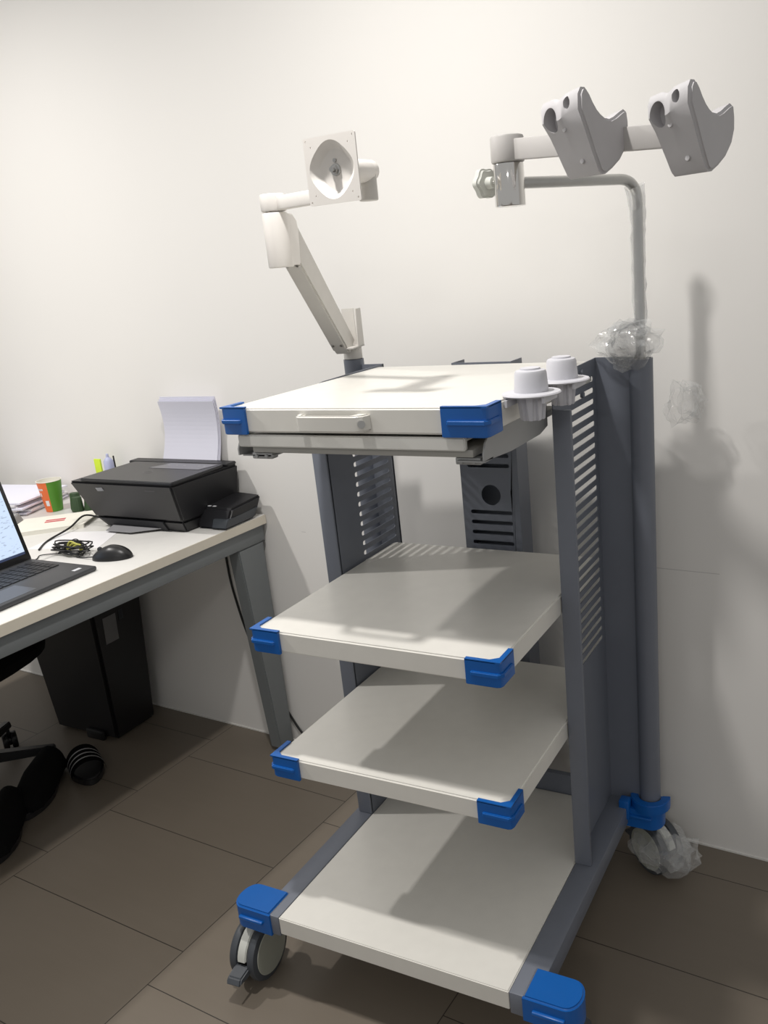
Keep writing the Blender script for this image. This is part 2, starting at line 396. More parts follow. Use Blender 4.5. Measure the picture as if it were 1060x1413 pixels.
def board(name, x0, x1, y0, y1, z, th, material='white_enamel', r=0.008):
    bm = B(); prism(bm, rrect(x0, x1, y0, y1, r, 4), [], z - th, z, bev=0.003)
    return obj(name, bm, material, T)
def bumper(x, y, sx, z, th, parent, wx=0.058, wy=0.05):
    """corner clip: wraps front and side of a shelf corner, rib halfway up"""
    bm = B(); t = 0.006; r = 0.009
    o = [(x - sx * wx, y - t), (x + sx * (t - r), y - t), (x + sx * (t - r * .3), y - t + r * .3), (x + sx * t, y - t + r), (x + sx * t, y + wy),
         (x + sx * 0.0006, y + wy), (x + sx * .0006, y + 0.009), (x - sx * 0.009, y - 0.0006), (x - sx * wx, y - 0.0006)]
    prism(bm, o if sx > 0 else o[::-1], [], z - th - 0.003, z + 0.003, bev=0.0012)
    # thin lip lying on the shelf top at the corner
    lip = [(x - sx * wx, y - t), (x + sx * t, y - t), (x + sx * t, y + wy), (x - sx * 0.003, y + wy), (x - sx * .003, y + 0.012), (x - sx * 0.016, y + 0.002), (x - sx * wx, y + 0.002)]
    prism(bm, lip if sx > 0 else lip[::-1], [], z + 0.0006, z + 0.0035)
    # rib
    zc = z - th * 0.52
    rb = [(x - sx * (wx - 0.012), y - t - 0.004), (x + sx * (t - 0.004), y - t - 0.004), (x + sx * (t + 0.004), y - t + 0.006), (x + sx * (t + 0.004), y + wy - 0.012),
          (x + sx * (t - 0.001), y + wy - 0.008), (x + sx * (t - .001), y - t + 0.010), (x - sx * (wx - 0.008), y - t + 0.001)]
    prism(bm, rb if sx > 0 else rb[::-1], [], zc - 0.004, zc + 0.004, bev=0.0015)
    return obj('corner_bumper', bm, 'blue_plastic', parent, 'bright blue plastic corner bumper')
base = board('base_shelf', 0.0, W, 0.0, D, Z0, 0.040, r=0.002)
for z in (Z1, Z2):
    sh = board('shelf', -0.004 + 0.006, W - 0.001, YF, D, z, 0.040, r=0.012)
    for s in (-1, 1): bumper(0.002 if s < 0 else W - 0.001, YF, s, z, 0.040, sh)
top = board('top_shelf', 0.0, W, 0.079, 0.600, Z3, 0.042, r=0.006)
for s in (-1, 1): bumper(0.0 if s < 0 else W, 0.079, s, Z3, 0.042, top, wx=0.047 if s < 0 else 0.072)
# front handle on the top shelf: a shallow loop with a keyhole at its right foot
bm = B()
hx0, hx1, hy, hz = 0.160, 0.298, 0.079, 1.183
o = [(hx0, hy - .0005), (hx0 + 0.004, hy - 0.017), (hx0 + 0.013, hy - 0.025), (hx1 - 0.018, hy - 0.025), (hx1 - 0.004, hy - 0.017), (hx1, hy - .0005)]
i_ = [(hx1 - 0.022, hy - .0005), (hx1 - 0.025, hy - 0.016), (hx1 - 0.028, hy - 0.018), (hx0 + 0.019, hy - 0.018), (hx0 + 0.015, hy - 0.014), (hx0 + 0.013, hy - .0005)]
prism(bm, o + i_, [], hz - 0.0135, hz + 0.0135, bev=0.0025)
hd = obj('handle', bm, 'white_enamel', T)
bm = B(); cyl(bm, (hx1 - 0.0105, hy - 0.0145, hz), (hx1 - 0.0035, hy - 0.023, hz), 0.0062, seg=16)
obj('screw', bm, 'steel', hd)
# keyboard drawer
bm = B()
prism(bm, rrect(0.018, 0.462, 1.137, 1.1585, 0.004), [], -0.090, -0.080, XZ, bev=0.002)
box(bm, 0.022, 0.458, 0.085, 0.47, 1.150, 1.1535)
dr = obj('keyboard_drawer', bm, 'drawer_white', T)
bm = B(); box(bm, 0.036, 0.468, 0.094, 0.48, 1.124, 1.1365, bev=0.002); obj('tray_body', bm, 'tray_grey', dr)
bm = B()
o = [(0.092, 1.119), (0.092, 1.130), (0.100, 1.146), (0.118, 1.1585), (0.37, 1.1585), (0.37, 1.120), (0.33, 1.112), (0.20, 1.112)]
prism(bm, o, [], W - 0.0155, W - 0.0125, YZ)
box(bm, 0.440, W - 0.0125, 0.092, 0.125, 1.117, 1.1195); obj('slide_bracket', bm, 'slide_grey', T)
bm = B(); prism(bm, o, [], 0.004, 0.007, YZ); box(bm, 0.007, 0.075, 0.100, 0.135, 1.116, 1.1185); obj('slide_bracket', bm, 'slide_grey', T)
for x in (0.05, 0.455):
    bm = B(); box(bm, x - 0.022, x + 0.022, 0.100, 0.118, 1.111, 1.1225, bev=0.002)
    for k in (-1, 1): cyl(bm, (x + k * 0.011, 0.097, 1.1165), (x + k * 0.011, 0.101, 1.1165), 0.0035, seg=10)
    obj('slide_latch', bm, 'slide_grey', T)
# cable channel at the back
bm = B()
holes = [circ(0.252, 0.9125, 0.0235)]
for z in (0.872, 0.848, 0.824, 0.800, 0.776, 0.980, 1.003, 1.026): holes.append(rrect(0.199, 0.301, z - 0.0045, z + 0.0045, 0.0044, 4))
for z in (0.70, 0.676, 0.652, 0.628, 0.604): holes.append(rrect(0.199, 0.301, z - 0.0045, z + 0.0045, 0.0044, 4))
prism(bm, [(0.18, Z0), (0.32, Z0), (0.32, 1.2075), (0.18, 1.2075)], holes, -0.612, -0.610, XZ)
for x in (0.18, 0.318): box(bm, x, x + 0.002, 0.612, 0.672, Z0, 1.2075)
ch = obj('cable_channel', bm, 'grey_paint', T)
bm = B(); box(bm, 0.1825, 0.3175, 0.668, 0.672, Z0, 1.195); obj('rear_cover', bm, 'grey_paint', ch)
bm = B(); box(bm, 0.002, W - 0.002, 0.5865, 0.600, Z0 - 0.04, Z0 + 0.050); obj('rear_crossbar', bm, 'grey_paint', T)
# twin probe cups on the right edge
bm = B(); box(bm, W + 0.0015, W + 0.006, 0.15, 0.40, 1.192, 1.203); box(bm, W + 0.004, W + 0.012, 0.19, 0.37, 1.1965, 1.2025)
hb = obj('cup_bracket', bm, 'cup_plastic', T)
def probe_cup(cx, cy, z):
    bm = B()
    lathe(bm, [(0.0, 0.038), (0.016, 0.038), (0.0165, 0.0355), (0.0235, 0.034), (0.0255, 0.030), (0.0275, 0.001), (0.046, 0.000), (0.0475, -0.002), (0.046, -0.004), (0.022, -0.004), (0.0, -0.004)], Matrix.Translation((cx, cy, z)), 40)
    lathe(bm, [(0.0, -0.004), (0.0185, -0.004), (0.0150, -0.044), (0.0, -0.044)], Matrix.Translation((cx, cy, z)), 32)
    for k in range(8):
        a = 2 * PI * k / 8 + 0.2
        mx = Matrix.Translation((cx, cy, z)) @ Matrix.Rotation(a, 4, 'Z')
        hull8(bm, [(0.012, -0.0035, -0.044), (0.0195, -0.0035, -0.044), (0.0195, 0.0035, -0.044), (0.012, 0.0035, -0.044)],
              [(0.014, -0.006, -0.003), (0.0235, -0.006, -0.003), (0.0235, 0.006, -0.003), (0.014, 0.006, -0.003)], mx, bev=0.001)
    mx = Matrix.Translation((cx, cy, z))
    for dx in (-0.034, 0.030): box(bm, dx - 0.002, dx + 0.002, -0.03, 0.03, -0.014, -0.002, mx)
    return bm
obj('probe_cup', probe_cup(0.532, 0.190, 1.2105), 'cup_plastic', hb)
obj('probe_cup', probe_cup(0.535, 0.326, 1.2105), 'cup_plastic', hb)

# ------------------------------------------------------------------ monitor arm
AM = thing('monitor_arm', 'white jointed monitor arm with bare square mounting plate above the trolley left rear', 'monitor arm', (-0.078, 0.622, 1.222))
AM_INV = Matrix.Translation(-Vector((-0.078, 0.622, 1.222)))
def aobj(name, bm, m, label=None, parent=None):
    bmesh.ops.transform(bm, matrix=AM_INV, verts=bm.verts[:]); return obj(name, bm, m, parent or AM, label)
bm = B(); cyl(bm, (-0.078, 0.622, 1.2225), (-0.078, 0.622, 1.249), 0.0215, seg=28, bev=0.002); aobj('pivot_post', bm, 'arm_grey')
JP = Vector((-0.0285, 0.333, 0)); PP = Vector((0.222, 0.270, 0))
lo = Vector((-0.080, 0.588, 1.271)); hi = Vector((-0.030, 0.362, 1.490))
ad = (hi - lo).normalized(); aw = ad.cross(Vector((0, 0, 1))).normalized(); an = aw.cross(ad).normalized()
if an.z < 0: an = -an
# u-shaped bracket at the foot
bd = Vector((ad.x, ad.y, 0)).normalized(); bw = Vector((bd.y, -bd.x, 0))
bm = B(); mxb = frame((-0.078, 0.622, 1.249), bw, bd, (0, 0, 1))
for s in (-1, 1):
    o = [(-0.020, 0.0), (0.022, 0.0), (0.012, 0.086), (-0.020, 0.086)] if s < 0 else [(-0.020, 0.0), (0.022, 0.0), (0.012, 0.036), (-0.020, 0.036)]
    prism(bm, o, [], s * 0.0215 - 0.0015, s * 0.0215 + 0.0015, mxb @ frame((0, 0, 0), (0, 1, 0), (0, 0, 1), (1, 0, 0)), bev=0.0008)
box(bm, -0.023, 0.023, -0.022, 0.055, -0.000, 0.004, mxb, bev=0.001)
box(bm, -0.006, 0.023, -0.020, -0.017, 0.004, 0.086, mxb)
for k, (yy, zz) in enumerate(((0.0, 0.030), (0.004, 0.055), (-0.004, 0.085))):
    cyl(bm, mxb @ Vector((0.023, yy, zz)), mxb @ Vector((0.0245, yy, zz)), 0.0025, seg=10)
br = aobj('foot_bracket', bm, 'arm_grey')
L = (hi - lo).length
bm = B(); mxa = frame(lo, aw, ad, an)
# channel-shaped arm: two side walls, a top web and a screwed cover below
hull8(bm, [(-0.0175, -0.02, -0.028), (0.0175, -0.02, -0.028), (0.0175, L, -0.030), (-0.0175, L, -0.030)],
      [(-0.0175, -0.03, 0.020), (0.0175, -0.03, 0.020), (0.0175, L + 0.01, 0.030), (-0.0175, L + 0.01, 0.030)], mxa, bev=0.003)
arm = aobj('lift_arm', bm, 'arm_grey')
bm = B(); box(bm, -0.0155, 0.0155, 0.0, L - 0.012, -0.0318, -0.0302, mxa); cv = aobj('arm_cover', bm, 'arm_grey', parent=arm)
for yy in (0.018, L - 0.045):
    for s in (-1, 1):
        bm = B(); cyl(bm, mxa @ Vector((s * 0.010, yy, -0.0315)), mxa @ Vector((s * 0.010, yy, -0.034)), 0.003, seg=12)
        aobj('screw', bm, 'steel', parent=arm)
# elbow
bm = B(); cyl(bm, (JP.x, JP.y, 1.434), (JP.x, JP.y, 1.5345), 0.0245, seg=40, bev=0.003)
j = Vector((JP.x, JP.y, 0)); mxj = frame((JP.x, JP.y, 0), bw, bd, (0, 0, 1))
outl = [(-0.000, 1.437), (0.0, 1.532), (-0.030, 1.532), (-0.046, 1.520), (-0.05, 1.50), (-0.04, 1.437)]
prism(bm, outl, [], -0.0235, 0.0235, mxj @ frame((0, 0, 0), (0, 1, 0), (0, 0, 1), (1, 0, 0)), bev=0.002)
aobj('elbow', bm, 'arm_white')
bm = B(); cyl(bm, (JP.x, JP.y, 1.5365), (JP.x, JP.y, 1.568), 0.0245, seg=40, bev=0.003); aobj('elbow_cap', bm, 'arm_white')
ld = (PP - JP).normalized(); lw = Vector((-ld.y, ld.x, 0)); LL = (PP - JP).length
bm = B(); box(bm, 0.010, LL, -0.010, 0.010, 1.5375, 1.5625, frame(JP, ld, lw, (0, 0, 1)), bev=0.003)
aobj('extension_link', bm, 'arm_white')
bm = B(); cyl(bm, (PP.x, PP.y, 1.529), (PP.x, PP.y, 1.579), 0.0165, seg=32, bev=0.002); aobj('end_post', bm, 'arm_grey')
PC = Vector((0.2255, 0.16, 1.5735))
pm = frame(PC, Vector((1, -0.05, 0)).normalized(), Vector((0.0, 0.0, 1)), Vector((-0.05, -1, 0)).normalized())
bm = B(); cyl(bm, pm @ Vector((0, 0, -0.018)), (PP.x, PP.y - 0.0, 1.576), 0.019, seg=32, bev=0.002)
cyl(bm, (PP.x, PP.y - 0.02, 1.576), (PP.x, PP.y + 0.018, 1.578), 0.0175, seg=32, bev=0.004)
aobj('tilt_knuckle', bm, 'arm_white')
# mounting plate with rounded-square dish
def dish_loop(r, n=48, sq=0.18):
    return [(r * (1 + sq * (math.cos(2 * a) ** 2) ** 1.0 * 0.5) * math.cos(a), r * (1 + sq * (math.cos(2 * a) ** 2) * 0.5) * math.sin(a)) for a in [2 * PI * k / n for k in range(n)]]
bm = B(); hp = 0.051
small = [circ(sx * q, sy * q, 0.0016, 10) for q in (0.046, 0.0365) for sx in (-1, 1) for sy in (-1, 1)]
big = dish_loop(0.0405)
prism(bm, rrect(-hp, hp, -hp, hp, 0.003, 3), small + [big], -0.0025, 0.0, pm)
# the pressed dish
def ring(r, z): return [bm.verts.new(pm @ Vector((x, y, z))) for x, y in dish_loop(r)]
rs = [ring(0.0405, 0.0), ring(0.0385, -0.0022), ring(0.0300, -0.0118), ring(0.0285, -0.0125), ring(0.012, -0.0125)]
for a, b in zip(rs, rs[1:]):
    for k in range(48): bm.faces.new((a[k], a[(k + 1) % 48], b[(k + 1) % 48], b[k]))
bm.faces.new(rs[-1])
mp_ = aobj('mounting_plate', bm, 'arm_white', 'square white mounting plate with pressed dish')
bm = B()
cyl(bm, pm @ Vector((0, 0, -0.0125)), pm @ Vector((0, 0, -0.009)), 0.0095, seg=24, bev=0.001)
cyl(bm, pm @ Vector((0, 0, -0.009)), pm @ Vector((0, 0, -0.004)), 0.0072, seg=6)
cyl(bm, pm @ Vector((0, 0, -0.004)), pm @ Vector((0, 0, 0.001)), 0.004, seg=16)
cyl(bm, pm @ Vector((0, 0.014, -0.0124)), pm @ Vector((0, 0.014, -0.009)), 0.003, seg=16)
aobj('center_bolt', bm, 'steel', 'shiny steel bolt', mp_)

# ------------------------------------------------------------------ scope hanger
HB = Vector((0.594, 0.622, 1.21))
H = thing('probe_hanger', 'bent metal pole with two large grey hook-shaped holders above the trolley right side', 'probe holder', HB)
def hobj(name, bm, m, label=None, parent=None):
    bmesh.ops.transform(bm, matrix=Matrix.Translation(-HB), verts=bm.verts[:]); return obj(name, bm, m, parent or H, label)
th = math.radians(23)
hu = Vector((math.cos(th), -math.sin(th), 0)); hv = Vector((math.sin(th), math.cos(th), 0))
C0 = Vector((0.441, 0.371, 0)); rodz = 1.537
bm = B()
dR = (C0 - Vector((0.594, 0.622, 0))).normalized()
pt = [Vector((0.594, 0.622, 1.10)), Vector((0.594, 0.622, 1.30)), Vector((0.594, 0.622, rodz - 0.05))]
pt += arc((0.594, 0.622, rodz - 0.042), (0.594, 0.622, rodz), Vector((0.594, 0.622, rodz)) + dR * 0.045, 10)
pt += [Vector((0.594, 0.622, rodz)) + dR * 0.15, Vector((C0.x, C0.y, rodz)) - dR * 0.0]
tube(bm, pt, 0.0098, 20, smooth=False)
hobj('bent_pole', bm, 'steel')
bm = B(); cyl(bm, (C0.x, C0.y, 1.4995), (C0.x, C0.y, 1.5680), 0.0262, seg=48, bev=0.0015); hobj('chrome_sleeve', bm, 'chrome', 'polished chrome sleeve')
bm = B(); cyl(bm, (C0.x, C0.y, 1.5685), (C0.x, C0.y, 1.6120), 0.0285, seg=48, bev=0.004)
hobj('swivel_collar', bm, 'bar_grey')
p0 = C0 + hu * 0.02 + Vector((0, 0, 1.5875)); p1 = C0 + hu * 0.405 + Vector((0, 0, 1.556))
bu = (p1 - p0).normalized(); bz = hv.cross(bu).normalized(); 
if bz.z < 0: bz = -bz
bm = B(); box(bm, 0.0, (p1 - p0).length, -0.010, 0.010, -0.0165, 0.0165, frame(p0, bu, hv, bz), bev=0.002); hobj('cross_bar', bm, 'bar_grey')
# star knob
bm = B()
kc = C0 - hu * 0.060 + Vector((0, 0, 1.543))
kn = []
for k in range(60):
    a = 2 * PI * k / 60; r = 0.0245 + 0.0016 * math.cos(6 * a); kn.append((r * math.cos(a), r * math.sin(a)))
prism(bm, kn, [], -0.009, 0.009, frame(kc, hv, (0, 0, 1), -hu), bev=0.004)
cyl(bm, kc + hu * 0.004, kc + hu * 0.022, 0.011, 0.009, seg=20)
kb = hobj('star_knob', bm, 'fork_white')
bm = B(); cyl(bm, kc + hu * 0.018, C0 - hu * 0.018 + Vector((0, 0, 1.543)), 0.005, seg=12); hobj('screw_rod', bm, 'chrome', parent=kb)
# hook holders
def holder(u, z, w, sc=1.0):
    """u: position of the right cheek on the bar, w: width toward the left"""
    base_pts = [(-0.104, 1.606), (-0.103, 1.626), (-0.097, 1.635), (-0.088, 1.635), (-0.080, 1.627), (-0.073, 1.617), (-0.065, 1.608), (-0.056, 1.601), (-0.047, 1.5965), (-0.037, 1.5955), (-0.027, 1.599), (-0.014, 1.606),
                (-0.005, 1.610), (0.001, 1.607), (0.004, 1.592), (0.004, 1.575), (-0.003, 1.556), (-0.016, 1.541), (-0.034, 1.529), (-0.050, 1.521), (-0.058, 1.5205), (-0.064, 1.525), (-0.076, 1.548), (-0.091, 1.580)]
    pts = [(v * sc, (zz - 1.57) * sc) for v, zz in base_pts]
    tmp = B()
    prism(tmp, pts, [], 0, -w, frame((0, 0, 0), (0, 1, 0), (0, 0, 1), (1, 0, 0)), bev=0.0042)
    bmesh.ops.triangulate(tmp, faces=[f for f in tmp.faces if len(f.verts) > 4])
    bmesh.ops.subdivide_edges(tmp, edges=[e for e in tmp.edges if abs(e.verts[0].co.x - e.verts[1].co.x) > w * 0.5], cuts=24)
    for v in tmp.verts:
        t = -v.co.x / w; hgt = (v.co.z / sc + 0.05) / 0.115
        v.co.x = -w * t * (0.84 + 0.16 * min(1, max(0, hgt)))
        v.co.z -= (0.011 * t + 0.004 * math.exp(-((t - 0.54) / 0.09) ** 2)) * max(0, min(1, v.co.z / sc / 0.04))
    bmesh.ops.recalc_face_normals(tmp, faces=tmp.faces[:])
    mx = frame(C0 + hu * u + Vector((0, 0, z)), hu, hv, (0, 0, 1))
    cut = B()
    for c, rr, zc, dp in ((-0.72 * w, 0.0125, 0.0320, 0.080), (-0.32 * w, 0.0062, 0.0490, 0.088)):
        prism(cut, circ(0, 0, rr * sc, 40), [], 0, 0.10 * sc, frame((c, -dp * sc, zc * sc), (1, 0, 0), (0, 0, 1.35), (0, -1, -0.12)))
    bmesh.ops.recalc_face_normals(cut, faces=cut.faces[:])
    oa = obj('t_a', tmp, 'holder_grey'); ob = obj('t_b', cut, 'holder_grey')
    m_ = oa.modifiers.new('b', 'BOOLEAN'); m_.operation = 'DIFFERENCE'; m_.object = ob; m_.solver = 'EXACT'
    me = bpy.data.meshes.new_from_object(oa.evaluated_get(bpy.context.evaluated_depsgraph_get()))
    res = B(); res.from_mesh(me)
    bpy.data.objects.remove(oa); bpy.data.objects.remove(ob)
    bmesh.ops.transform(res, matrix=mx, verts=res.verts[:])
    return res, mx
for u, z, w, sc in ((0.254, 1.570, 0.080, 1.0), (0.430, 1.549, 0.070, 0.95)):
    bm, mx = holder(u, z, w, sc); ho = hobj('hook_holder', bm, 'holder_grey')
    for (uu, vv, zz) in ((-0.038, -0.0925, 0.014), (-0.026, -0.0705, -0.030)):
        bm = B()
        cyl(bm, mx @ (Vector((uu, vv, zz)) * sc + Vector((0, 0.004, 0))), mx @ (Vector((uu, vv - 0.004, zz + 0.001)) * sc), 0.0036, seg=16, bev=0.0006)
        hobj('screw_cap', bm, 'holder_grey', parent=ho)
    bm = B(); box(bm, -w * 0.90, -w * 0.70, -0.030 * sc, 0.000, -0.036, -0.012, mx, bev=0.004); hobj('clamp_foot', bm, 'holder_grey', parent=ho)
# stretch film around the pole
def rough_tube(bm, pts, r, amp, seg=14, seed=0):
    k0 = len(bm.verts); tube(bm, pts, r, seg, smooth=True, cap=False)
    bm.verts.ensure_lookup_table()
    for v in bm.verts[k0:]:
        n = noise.noise_vector(v.co * 55 + Vector((seed, 0, 0)))
        v.co += n * amp
bm = B()
rough_tube(bm, [(0.592, 0.612, rodz - 0.012), (0.594, 0.622, rodz - 0.05), (0.594, 0.622, 1.42), (0.594, 0.622, 1.33), (0.594, 0.622, 1.27)], lambda t: 0.020 - 0.0065 * min(1, t * 3), 0.0035)
tag(hobj('film_sleeve', bm, 'film_thick', 'clear stretch film wound around the pole') , 'clear stretch film wound around the pole', 'x')
fs = bpy.data.objects['film_sleeve']; del fs['category']

# ------------------------------------------------------------------ crumpled film
def crumple(c, size, mtl, seed, n=3, sub=3):
    bm = B()
    for i in range(n):
        r = bmesh.ops.create_icosphere(bm, subdivisions=sub, radius=1.0)
        off = Vector((random.uniform(-.35, .35), random.uniform(-.15, .15), random.uniform(-.12, .12)))
        s = random.uniform(0.65, 0.85)
        for v in r['verts']:
            d = v.co.normalized(); q = Vector((seed, i * 7, 0))
            f = noise.noise(d * 1.5 + q); rid = 1 - abs(noise.noise(d * 2.3 + q)) * 2.8
            p = d * s * (0.82 + 0.45 * f + 0.22 * max(0, rid)) * random.uniform(0.93, 1.07) + off
            v.co = Vector((c[0] + p.x * size[0], c[1] + p.y * size[1], c[2] + p.z * size[2]))
    return obj('plastic_wrap', bm, mtl, smooth=0)

# ------------------------------------------------------------------ desk (room frame)
DZ = 0.757
dk = thing('desk', 'white-topped office desk with grey steel frame set against the wall', 'desk', ORG, A)
DX0, DX1, DY0, DY1 = -1.78, -0.584, -1.9, -0.006
bm = B(); box(bm, DX0, DX1 - 0.0015, DY0, DY1, DZ - 0.026, DZ, bev=0.0015); obj('desktop', bm, 'desk_top', dk)
bm = B(); box(bm, DX1 - 0.0013, DX1 + 0.001, DY0, DY1, DZ - 0.0262, DZ - 0.0005); obj('edge_band', bm, 'desk_edge', dk, 'beige edge band')
bm = B(); box(bm, DX1 - 0.052, DX1 - 0.010, DY0 + 0.05, DY1 - 0.004, DZ - 0.077, DZ - 0.027, bev=0.002)
box(bm, DX0 + 0.010, DX0 + 0.052, DY0 + 0.05, DY1 - 0.004, DZ - 0.077, DZ - 0.027, bev=0.002)
box(bm, DX0 + 0.053, DX1 - 0.053, DY1 - 0.06, DY1 - 0.02, DZ - 0.077, DZ - 0.027); obj('frame', bm, 'desk_metal', dk)
for (x, y) in ((DX1 - 0.012, DY1 - 0.01), (DX0 + 0.08, DY1 - 0.01), (DX1 - 0.012, DY0 + 0.15), (DX0 + 0.08, DY0 + 0.15)):
    bm = B()
    a = 0.044; wt = 0.105; wb = 0.058
    hull8(bm, [(x - a, y - wb, 0.012), (x, y - wb, 0.012), (x, y, 0.012), (x - a, y, 0.012)],
          [(x - a, y - wt, DZ - 0.078), (x, y - wt, DZ - 0.078), (x, y, DZ - 0.078), (x - a, y, DZ - 0.078)], bev=0.003)
    lg = obj('leg', bm, 'desk_metal', dk)
    bm = B(); cyl(bm, (x - a / 2, y - wb / 2, 0.0), (x - a / 2, y - wb / 2, 0.0125), 0.018, seg=20); obj('foot', bm, 'black_plastic', lg)

# ------------------------------------------------------------------ printer
PX0, PX1 = -1.052, -0.655
P = thing('printer', 'black inkjet printer with side ink tank standing on the desk by the wall', 'printer', (-0.85, 0.70, DZ))
PI_ = Matrix.Translation(-Vector((-0.85, 0.70, DZ)))
def pobj(name, bm, m, label=None, parent=None):
    bmesh.ops.transform(bm, matrix=PI_, verts=bm.verts[:]); return obj(name, bm, m, parent or P, label)
yb = 0.822; zt = 0.918
bm = B()
# lower body
hull8(bm, [(-1.006, 0.632, DZ), (-0.700, 0.632, DZ), (-0.69, yb, DZ), (-1.02, yb, DZ)],
      [(-1.030, 0.613, DZ + 0.034), (-0.692, 0.613, DZ + 0.034), (-0.672, yb, DZ + 0.034), (-1.035, yb, DZ + 0.034)], bev=0.004)
bo = pobj('lower_body', bm, 'printer_black')
bm = B()
hull8(bm, [(-1.030, 0.612, DZ + 0.035), (-0.690, 0.612, DZ + 0.035), (-0.668, yb, DZ + 0.035), (-1.038, yb, DZ + 0.035)],
      [(PX0, 0.562, zt - 0.008), (PX1 - 0.006, 0.562, zt - 0.008), (PX1 + 0.008, yb, zt - 0.008), (PX0 + 0.004, yb, zt - 0.008)], bev=0.006)
pobj('upper_body', bm, 'printer_black')
bm = B(); prism(bm, rrect(-1.010, PX1 - 0.004, 0.566, 0.775, 0.008), [], zt - 0.0075, zt + 0.001, bev=0.002)
ld_ = pobj('scanner_lid', bm, 'printer_lid')
bm = B(); prism(bm, rrect(-1.040, PX1 + 0.004, 0.780, 0.820, 0.005), [], zt - 0.0075, zt + 0.001, bev=0.002); pobj('rear_feed_cover', bm, 'printer_black')
bm = B(); prism(bm, [(-0.880, 0.705), (-0.690, 0.705), (-0.672, 0.765), (-0.850, 0.765)], [], zt + 0.0011, zt + 0.0018); pl = pobj('control_panel', bm, 'panel_grey', 'dark grey control panel strip')
for x in (-0.835, -0.805, -0.775, -0.72, -0.70):
    bm = B(); prism(bm, circ(x, 0.740, 0.0035, 12), [], zt + 0.0019, zt + 0.0022); pobj('button', bm, 'tray_smoke', parent=pl)
# ring logo on lid
bm = B(); prism(bm, circ(-0.838, 0.66, 0.014, 28), [circ(-0.838, 0.66, 0.011, 28)], zt + 0.0011, zt + 0.0014); pobj('logo_ring', bm, 'logo_grey', parent=ld_)
# front stickers and lettering bar
def front_pt(x, z, off=0.0008):
    t = (z - (DZ + 0.035)) / (zt - 0.008 - DZ - 0.035); return Vector((x, 0.612 + (0.562 - 0.612) * t - off, z))
bm = B(); vs = [bm.verts.new(front_pt(x, z)) for x, z in ((-0.955, 0.893), (-0.928, 0.895), (-0.926, 0.884), (-0.953, 0.882))]; bm.faces.new(vs)
bmesh.ops.solidify(bm, geom=bm.faces[:], thickness=0.0004); pobj('sticker', bm, 'sticker', 'small pale sticker')
bm = B()
for k in range(7):
    x = -0.765 + k * 0.0052
    vs = [bm.verts.new(front_pt(a, b)) for a, b in ((x, 0.893), (x + 0.0035, 0.893), (x + 0.0035, 0.8895), (x, 0.8895))]; bm.faces.new(vs)
pobj('model_lettering', bm, 'logo_grey')
# output slot and tray
bm = B(); hull8(bm, [(-0.985, 0.6255, DZ + 0.004), (-0.765, 0.6255, DZ + 0.004), (-0.765, 0.66, DZ + 0.006), (-0.99, 0.66, DZ + 0.006)], [(-1.004, 0.6090, DZ + 0.032), (-0.765, 0.6090, DZ + 0.032), (-0.765, 0.65, DZ + 0.031), (-1.008, 0.65, DZ + 0.031)]); pobj('output_slot', bm, 'dark_hole', 'black paper outlet')
bm = B()
hull8(bm, [(-0.955, 0.575, DZ + 0.006), (-0.860, 0.575, DZ + 0.006), (-0.785, 0.625, DZ + 0.007), (-0.975, 0.625, DZ + 0.007)],
      [(-0.955, 0.575, DZ + 0.0085), (-0.860, 0.575, DZ + 0.0085), (-0.785, 0.625, DZ + 0.010), (-0.975, 0.625, DZ + 0.010)], bev=0.0008)
pobj('output_tray', bm, 'tray_smoke', 'smoky grey output tray')
# ink tank
bm = B()
hull8(bm, [(-0.695, 0.668, DZ + .001), (-0.592, 0.668, DZ + .001), (-0.592, 0.80, DZ + .001), (-0.668, 0.80, DZ + .001)],
      [(-0.700, 0.690, DZ + 0.056), (-0.588, 0.700, DZ + 0.054), (-0.572, 0.815, DZ + 0.066), (-0.662, 0.815, DZ + 0.072)], bev=0.006)
tk = pobj('ink_tank', bm, 'printer_black')
bm = B()
hull8(bm, [(-0.640, 0.6655, DZ + 0.006), (-0.5895, 0.6655, DZ + 0.006), (-0.5865, 0.785, DZ + 0.006), (-0.590, 0.785, DZ + 0.006)],
      [(-0.640, 0.6765, DZ + 0.028), (-0.587, 0.6765, DZ + 0.028), (-0.5795, 0.800, DZ + 0.034), (-0.590, 0.800, DZ + 0.034)], bev=0.001)
pobj('ink_window', bm, 'smoke', 'smoky translucent ink window', tk)
bm = B()
for x in (-0.668, -0.650): box(bm, x - 0.005, x + 0.005, 0.698, 0.704, DZ + 0.0580, DZ + 0.0596, Matrix.Translation((0, 0, 0)))
pobj('ink_label', bm, 'sticker', parent=tk)
# paper in the rear feed, curling towards the room
def sheet_stack():
    bm = B(); n = 14
    for (t0, dz, dx) in ((0.0, 0.0, 0.0), (0.0028, 0.006, 0.003), (0.0052, 0.013, 0.006)):
        rows = []
        for k in range(n + 1):
            s = k / n
            z = zt - 0.002 + (0.180 + dz) * s
            y = 0.8275 - 0.004 + 0.010 * math.sin(s * PI * 0.9) - 0.018 * s * s + t0 - 0.006
            sh = dx + 0.034 * s
            w2 = 0.005 * math.sin(s * PI)
            rows.append((y, z, -0.935 + sh + w2, -0.722 + sh - 0.002 * s))
        for j in range(n):
            a, b = rows[j], rows[j + 1]; t = 0.0024
            hull8(bm, [(a[2], a[0], a[1]), (a[3], a[0], a[1]), (a[3], a[0] + t, a[1]), (a[2], a[0] + t, a[1])],
                  [(b[2], b[0], b[1]), (b[3], b[0], b[1]), (b[3], b[0] + t, b[1]), (b[2], b[0] + t, b[1])])
    bmesh.ops.remove_doubles(bm, verts=bm.verts[:], dist=0.00005)
    return bm
